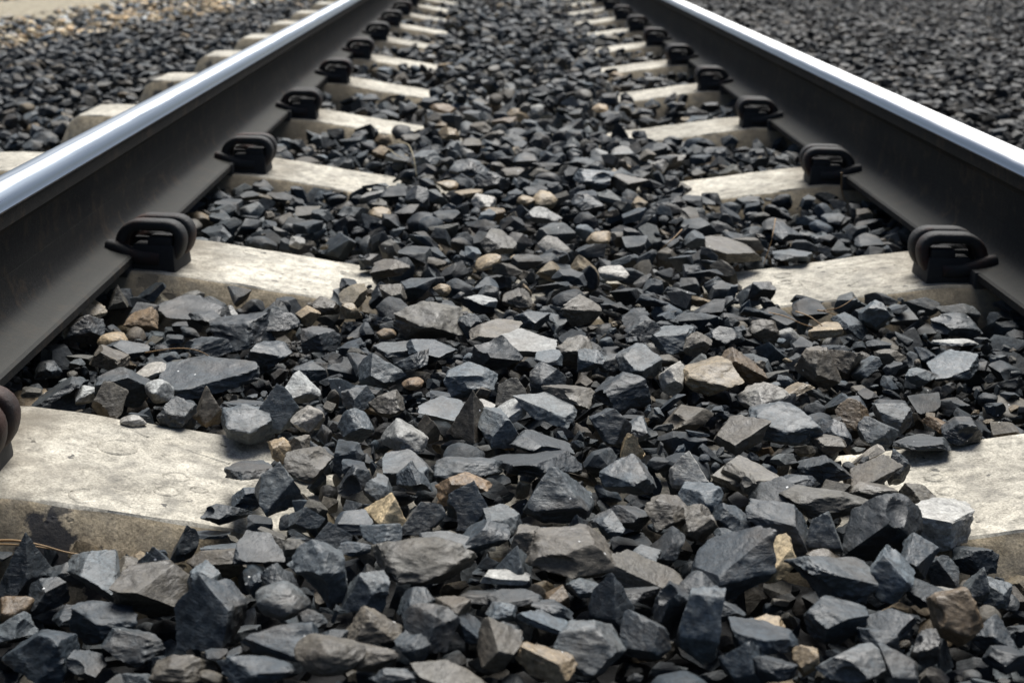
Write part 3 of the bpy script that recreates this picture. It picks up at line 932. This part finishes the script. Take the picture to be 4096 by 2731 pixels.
# --- build them
placed = []                                  # (x, y, z, V) for the filling-in below
for i, h in enumerate(heroes):
    x, y = unproj(h['u'], h['v'], 0.0)
    for _ in range(5):
        zs = float(surf(x, y)); x, y = unproj(h['u'], h['v'], zs + .004)
    dp = depth(x, y, zs); mw = h['w']*dp/FPX*1.17; mh = h['h']*dp/FPX*1.17
    ph = math.atan2(CAM_Z - zs, y)           # how steeply we look down on it
    H = mh*(.66 if h['k'] == 's' else .92 if h['k'] == 'p' else .84)
    D = math.sqrt(max(mh**2 - (H*math.cos(ph))**2, .01*mh**2))/math.sin(ph)
    D = min(max(D, .55*mw), 1.3*mw)
    if h['k'] == 'p': D = max(D, .8*mw); H = min(H, 1.15*mw)
    ln = .070 if mw > .040 else .095
    V, F = make_stone(1000 + i*7, h['k'], (mw, D, H), ln, rough=.8 if h['k'] == 'r' else 1.5)
    if h['a']:
        c, s = math.cos(R(-h['a'])), math.sin(R(-h['a'])); V = V @ np.array([[c, 0, s], [0, 1, 0], [-s, 0, c]]).T
    z = zs + (.34 if h['k'] in 'pr' else .26)*H + ((i*37) % 11 - 5)*.0007
    # stones that touch a sleeper lie on it, not in it
    ib = min(range(NS), key=lambda q: abs(sl_y[q] - y))
    X = V[:, 0] + x; Y = V[:, 1] + y; on = np.abs(Y - sl_y[ib]) < HWT
    if on.any():
        need = (sleeper_top(X[on]) - V[on, 2]).max()
        deep = need - z
        if deep > 0: z = z + min(deep, .030) - .002
    o = mesh_obj('ballast_stone', V, F, M_HERO, None, True, 26)
    o.location = (x, y, z); h['p'] = (x, y, z)
    rn = random.Random(i); c = COL[h['c']]; f = rn.uniform(.70, 1.18); wm = rn.uniform(-.05, .05)
    o.color = (c[0]*f*(1+wm), c[1]*f, c[2]*f*(1-wm), 1)
    tag(o, h['label'], 'stone', 'large ballast stones')
    placed.append((x, y, z, V))
print('heroes', len(heroes), time.time() - T0)

# ------------------------------------------------------------------ the bed of smaller stones (nobody could count them)
CELL = .004
GX0, GX1, GY0, GY1 = -3.6, 5.3, .45, 13.2
NX, NY = int((GX1-GX0)/CELL), int((GY1-GY0)/CELL)
gx = GX0 + (np.arange(NX) + .5)*CELL; gy = GY0 + (np.arange(NY) + .5)*CELL
SURF = np.empty((NY, NX), np.float32)
for j0 in range(0, NY, 200):
    XX, YY = np.meshgrid(gx, gy[j0:j0+200]); SURF[j0:j0+200] = surf(XX, YY)
HM = SURF - .052
for yc in sl_y:                              # sleepers
    j = np.abs(gy - yc) < HWT + .006
    HM[j] = np.maximum(HM[j], sleeper_top(gx)[None].astype(np.float32)*np.where(np.abs(gx) < 1.0, 1, 0) + np.where(np.abs(gx) < 1.0, 0, -9))
for s in (-1, 1):                            # stones may lie under the foot of the rail
    k_ = np.abs(gx - s*RX) < FOOTW/2 + .004; SURF[:, k_] = np.minimum(SURF[:, k_], -.022)
BLOCK = np.zeros((NY, NX), bool)
for q_, yc in enumerate(sl_y):               # the swept part of each sleeper
    for j in np.nonzero(np.abs(gy - yc) < HWT + .004)[0]:
        lim = .242 + .018*math.sin(gy[j]*41 + q_*2.3) + .008*math.sin(gy[j]*130 + q_)
        HM[j, (np.abs(gx) > lim) & (np.abs(gx) < .955)] = .5
def cells(V, x, y):
    ix = np.floor((V[:, 0] + x - GX0)/CELL).astype(int); iy = np.floor((V[:, 1] + y - GY0)/CELL).astype(int)
    ok = (ix >= 0) & (ix < NX) & (iy >= 0) & (iy < NY); return ix[ok], iy[ok], ok
def add_heroes():
  for (x, y, z, V) in placed:
    ix, iy, ok = cells(V, x, y)
    np.maximum.at(HM, (iy, ix), (V[ok, 2] + z).astype(np.float32))
    core = np.hypot((V[ok, 0])/(np.ptp(V[:, 0])*.5), V[ok, 1]/(np.ptp(V[:, 1])*.5)) < .75
    BLOCK[iy[core], ix[core]] = True
# library of shapes, each in several poses with its underside and top rasterised
NT = 44
tcoll = bpy.data.collections.new('ballast_shapes')
shapes = []
rng = np.random.RandomState(3)
for i in range(NT):
    k = 'cccccpssr'[i % 9] if i < 40 else 'r'
    V, F = make_stone(50 + i*13, k, (1, rng.uniform(.62, .95), rng.uniform(.42, .78) if k != 's' else rng.uniform(.25, .42)), .26 if i % 2 else .20, .02, rough=.8)
    me = bpy.data.meshes.new('ballast_shape'); me.from_pydata([tuple(v) for v in V], [], F); me.materials.append(M_FILL)
    me.polygons.foreach_set('use_smooth', [True]*len(me.polygons)); me.set_sharp_from_angle(angle=R(26)); me.update()
    o = bpy.data.objects.new('ballast_shape_%03d' % i, me); tcoll.objects.link(o)
    shapes.append(V)
def poses(n, lo, hi, sd):
    rg = np.random.RandomState(sd); out = []
    for i in range(n):
        ti = rg.randint(NT); V = shapes[ti]
        s = lo*(hi/lo)**(rg.beta(1.6, 2.2))
        e = (rg.normal(0, .35), rg.normal(0, .35), rg.uniform(0, 6.283)) if rg.rand() < .72 else tuple(rg.uniform(0, 6.283, 3))
        scl = s*np.array([1, rg.uniform(.85, 1.15), rg.uniform(.85, 1.15)])
        M = np.array(Euler(e).to_matrix()); W = (V*scl) @ M.T
        cx, cy = np.floor(W[:, 0]/CELL).astype(int), np.floor(W[:, 1]/CELL).astype(int)
        mx, my = cx.min(), cy.min(); w_, h_ = cx.max()-mx+1, cy.max()-my+1
        bot = np.full((h_, w_), 9., np.float32); top = np.full((h_, w_), -9., np.float32)
        np.minimum.at(bot, (cy-my, cx-mx), W[:, 2]); np.maximum.at(top, (cy-my, cx-mx), W[:, 2])
        # samples are sparser than cells: close the holes
        for _ in range(3):
            hole = top < -5
            if not hole.any(): break
            pt = np.pad(top, 1, constant_values=-9); pb = np.pad(bot, 1, constant_values=9)
            nb = [(pt[1+a:1+a+h_, 1+b:1+b+w_], pb[1+a:1+a+h_, 1+b:1+b+w_]) for a, b in ((0, 1), (0, -1), (1, 0), (-1, 0))]
            cnt = sum((q[0] > -5).astype(int) for q in nb); fill = hole & (cnt >= 2)
            tp = np.max([q[0] for q in nb], 0); bt = np.min([q[1] for q in nb], 0)
            top[fill] = tp[fill]; bot[fill] = bt[fill]
        bot[top < -5] = 9
        out.append((ti, e, scl, mx, my, w_, h_, bot, top, float(W[:, 2].max()), s))
    return out
LIB_BIG, LIB_MID, LIB_SMALL = poses(420, .034, .076, 8), poses(240, .019, .042, 10), poses(160, .009, .020, 9)
pts, rots, scls, idxs, tints = [], [], [], [], []
PAL = [('d', .50), ('k', .13), ('g', .155), ('b', .165), ('t', .03), ('w', .02)]
def tint_at(rg, x, y):
    tan_x = np.interp(y, [5.0, 5.82, 7.35, 9.7, 12], [-2.25, -2.03, -1.62, -1.0, -.6])
    if x < tan_x + rg.normal(0, .10):
        k = rg.choice(['t', 't', 't', 'w', 'b', 'd', 'd']); f = rg.uniform(.8, 1.7)
    else:
        r_ = rg.rand(); acc = 0; k = 'd'
        for kk, p in PAL:
            acc += p
            if r_ < acc: k = kk; break
        f = math.exp(rg.normal(0, .22))
        if k in 'tw': f *= .75
    c = COL[k]; wm = rg.normal(0, .05)
    f *= .80
    if x > .6: f *= .36                       # outer ballast tinted darker to offset its backlit sheen
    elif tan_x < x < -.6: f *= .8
    elif x <= tan_x: f *= 1.9
    return (c[0]*f*(1+wm), c[1]*f, c[2]*f*(1-wm), 1)
rg = np.random.RandomState(21)
def try_place(lib, x, y, ncand, spread, tol, sink):
    best = None
    for q in range(ncand):
        P = lib[rg.randint(len(lib))]; xx, yy = (x, y) if q == 0 else (x + rg.normal(0, spread), y + rg.normal(0, spread))
        i0 = int((xx-GX0)/CELL) + P[3]; j0 = int((yy-GY0)/CELL) + P[4]
        if i0 < 0 or j0 < 0 or i0 + P[5] >= NX or j0 + P[6] >= NY: continue
        hm = HM[j0:j0+P[6], i0:i0+P[5]]
        z = float((hm - P[7]).max()) - sink*P[10]
        ic, jc = i0 + P[5]//2, j0 + P[6]//2
        over = z + P[9] - float(SURF[jc, ic])
        if over > tol: continue
        if BLOCK[j0:j0+P[6], i0:i0+P[5]].mean() > .26: continue
        if best is None or z + P[9]*.5 < best[0]: best = (z + P[9]*.5, z, P, i0, j0)
    if best is None: return False
    _, z, P, i0, j0 = best
    sl = HM[j0:j0+P[6], i0:i0+P[5]]; np.maximum(sl, P[8] + z, out=sl)
    x = GX0 + (i0 - P[3])*CELL; y = GY0 + (j0 - P[4])*CELL
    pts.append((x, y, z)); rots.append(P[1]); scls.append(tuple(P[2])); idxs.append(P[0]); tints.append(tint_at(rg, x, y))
    return True
def seeds(n, mx, my, ylo, yhi):
    """random spots on the ballast that the lens (with some margin round it) looks at"""
    out = []
    while len(out) < n:
        xm = .75*yhi*.75 + .25; x = rg.uniform(max(GX0, -xm), min(GX1, xm), 20000); y = rg.uniform(ylo, yhi, 20000)
        p = project(np.stack([x, y, surf(x, y)], 1))
        ok = (p[:, 0] > -PW*mx) & (p[:, 0] < PW*(1+mx)) & (p[:, 1] > -PH*my) & (p[:, 1] < PH*(1+my)) & (y > .5)
        out += list(zip(x[ok], y[ok]))
    return out[:n]
# an under-layer first, then the single stones, then everything that settles round them
for n_, a_, b_ in ((9000, .5, 1.5), (5000, 1.5, 2.4)):
    for (x, y) in seeds(n_, .12, .06, a_, b_): try_place(LIB_MID, x, y, 2, .008, -.016 if a_ < 1 else -.024, .10)
add_heroes()
for n_, a_, b_ in ((10000, .5, 1.5), (14000, 1.5, 2.8), (60000, 2.8, GY1)):
    for (x, y) in seeds(n_, .12, .06, a_, b_): try_place(LIB_BIG, x, y, 3, .010, (.003 if a_ < 1 else .010) + .008*rg.rand(), .06)
for n_, a_, b_ in ((16000, .5, 1.5), (7000, 1.5, 2.8)):
    for (x, y) in seeds(n_, .12, .06, a_, b_): try_place(LIB_MID, x, y, 2, .008, .002 + .006*rg.rand(), .10)
print('bed', len(pts), time.time() - T0)
for n_, a_, b_ in ((9000, .5, 1.5), (4000, 1.5, 2.8)):
    for (x, y) in seeds(n_, .03, .03, a_, b_): try_place(LIB_SMALL, x, y, 2, .008, .003, .08)
print('near the rail', sum(1 for p in pts if -.5 < p[0] < -.4 and 1.2 < p[1] < 1.6))
print('bed+chips', len(pts), time.time() - T0)

def instanced_bed(name, sel, label, cat):
    me = bpy.data.meshes.new(name); n = len(sel)
    me.vertices.add(n); me.vertices.foreach_set('co', np.array([pts[i] for i in sel], np.float32).ravel())
    for an, ty, data, key in (('rot', 'FLOAT_VECTOR', rots, 'vector'), ('scl', 'FLOAT_VECTOR', scls, 'vector'), ('idx', 'INT', idxs, 'value'), ('tint', 'FLOAT_COLOR', tints, 'color')):
        a = me.attributes.new(an, ty, 'POINT')
        a.data.foreach_set(key, np.array([data[i] for i in sel], np.int32 if ty == 'INT' else np.float32).ravel())
    o = bpy.data.objects.new(name, me); C.objects.link(o)
    ng = bpy.data.node_groups.new(name + '_spread', 'GeometryNodeTree')
    ng.interface.new_socket('Geometry', in_out='INPUT', socket_type='NodeSocketGeometry')
    ng.interface.new_socket('Geometry', in_out='OUTPUT', socket_type='NodeSocketGeometry')
    nn = ng.nodes; L = ng.links
    gi = nn.new('NodeGroupInput'); go = nn.new('NodeGroupOutput')
    ci = nn.new('GeometryNodeCollectionInfo'); ci.inputs['Collection'].default_value = tcoll
    ci.inputs['Separate Children'].default_value = True; ci.inputs['Reset Children'].default_value = True
    ip = nn.new('GeometryNodeInstanceOnPoints'); ip.inputs['Pick Instance'].default_value = True
    def na(nm, ty):
        q = nn.new('GeometryNodeInputNamedAttribute'); q.data_type = ty; q.inputs['Name'].default_value = nm; return q.outputs['Attribute']
    er = nn.new('FunctionNodeEulerToRotation'); L.new(na('rot', 'FLOAT_VECTOR'), er.inputs[0])
    L.new(gi.outputs[0], ip.inputs['Points']); L.new(ci.outputs[0], ip.inputs['Instance'])
    L.new(na('idx', 'INT'), ip.inputs['Instance Index']); L.new(er.outputs[0], ip.inputs['Rotation']); L.new(na('scl', 'FLOAT_VECTOR'), ip.inputs['Scale'])
    L.new(ip.outputs[0], go.inputs[0])
    md = o.modifiers.new('spread', 'NODES'); md.node_group = ng
    tag(o, label, cat, kind='stuff')
sel = list(range(len(pts)))
inner = [i for i in sel if -.60 < pts[i][0] < .60]
outl = [i for i in sel if pts[i][0] <= -.60]; outr = [i for i in sel if pts[i][0] >= .60]
instanced_bed('ballast_bed', inner, 'dark crushed stone ballast filling the track between the rails', 'ballast')
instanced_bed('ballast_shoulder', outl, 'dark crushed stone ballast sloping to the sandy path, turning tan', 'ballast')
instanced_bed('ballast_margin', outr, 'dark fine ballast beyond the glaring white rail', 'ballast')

# ------------------------------------------------------------------ dry stems
def stem(pxz, rad, mat, label):
    P = [Vector((*unproj(u, v, z), z)) for u, v, z in pxz]; path = []
    for i in range(len(P)-1):
        p0, p1, p2, p3 = P[max(i-1, 0)], P[i], P[i+1], P[min(i+2, len(P)-1)]
        for k in range(8):
            t = k/8; path.append(.5*((2*p1) + (p2-p0)*t + (2*p0-5*p1+4*p2-p3)*t*t + (3*p1-p0-3*p2+p3)*t**3))
    path.append(P[-1]); c = P[0].copy(); n = len(path)
    vs, fs = tube([p - c for p in path], [rad*(1 - .6*i/n) for i in range(n)], 6, False, 1.0, Vector((.3, .2, 1)))
    o = mesh_obj('dry_stem', vs, fs, mat, None, True); o.location = c
    tag(o, label, 'dry stem', 'dry grass stems on the track')
q1 = lambda a, b, z: (a*.5102, 1500 + b*.5102, z)
stem([q1(-60, 1300, -.03), q1(120, 1297, -.018), q1(330, 1335, -.02), q1(560, 1395, -.028), q1(930, 1435, -.03)], .0011, M_STRAW, 'long curved brown straw along the front of the first sleeper')
stem([q1(-60, 1325, -.03), q1(100, 1328, -.02), q1(300, 1345, -.022), q1(520, 1385, -.027)], .0008, M_STRAW, 'thinner brown straw just under the long curved one')
q2 = lambda a, b, z: (1366 + a*TS, b*TS, z)
stem([q2(320, 1000, .0), q2(440, 988, .03), q2(490, 1060, .03), q2(517, 1215, .0)], .0012, M_STRAW_PALE, 'pale arched dry stem standing by the third sleeper')
stem([q2(330, 1030, .0), q2(390, 1075, .01), q2(450, 1100, .0)], .0009, M_STRAW_PALE, 'short pale dry stem lying under the arched one')
q5 = lambda a, b, z: (1366 + a*TS, 910 + b*TS, z)
stem([q5(2345, 15, .03), q5(2270, 90, .025), q5(2195, 155, .01)], .0009, M_STRAW, 'short orange-brown twig leaning in the middle ballast')
q6 = lambda a, b, z: (2730 + a*TS, 910 + b*TS, z)
stem([q6(640, -60, .05), q6(612, 90, .03), q6(560, 250, -.01)], .0009, M_STRAW, 'upright brown stem behind the corner of the second sleeper')
stem([q6(580, 585, -.005), q6(700, 610, .004), q6(850, 672, -.005), q6(1000, 700, -.02)], .0008, M_STRAW, 'brown straw running down from the front corner of the second sleeper')
stem([q6(780, 578, .0), q6(880, 615, .0), q6(960, 675, -.005), q6(1030, 730, -.02)], .0008, M_STRAW, 'middle brown straw below the second sleeper')
stem([q6(930, 570, .0), q6(1020, 590, .0), q6(1130, 637, -.02)], .0009, M_STRAW, 'short brown straw against the front face of the second sleeper')
stem([q6(950, 575, .0), q6(1080, 550, .012), q6(1190, 478, .02)], .0007, M_STRAW, 'thin straw rising over the front face of the second sleeper')
q3 = lambda a, b, z: (2730 + a*TS, b*TS, z)
stem([q3(1095, 1190, .035), q3(1098, 1320, .0), q3(1150, 1430, -.03), q3(1215, 1505, -.05)], .0011, M_STRAW, 'reddish dry stem hanging below the white-rail clip of the third sleeper')
q4 = lambda a, b, z: (a*TS, 910 + b*TS, z)
stem([q4(1000, 862, -.015), q4(1230, 832, .0), q4(1390, 858, .0), q4(1515, 945, -.015)], .0008, M_STRAW, 'long brown straw across the stones in front of the second sleeper')
print('done', time.time() - T0)
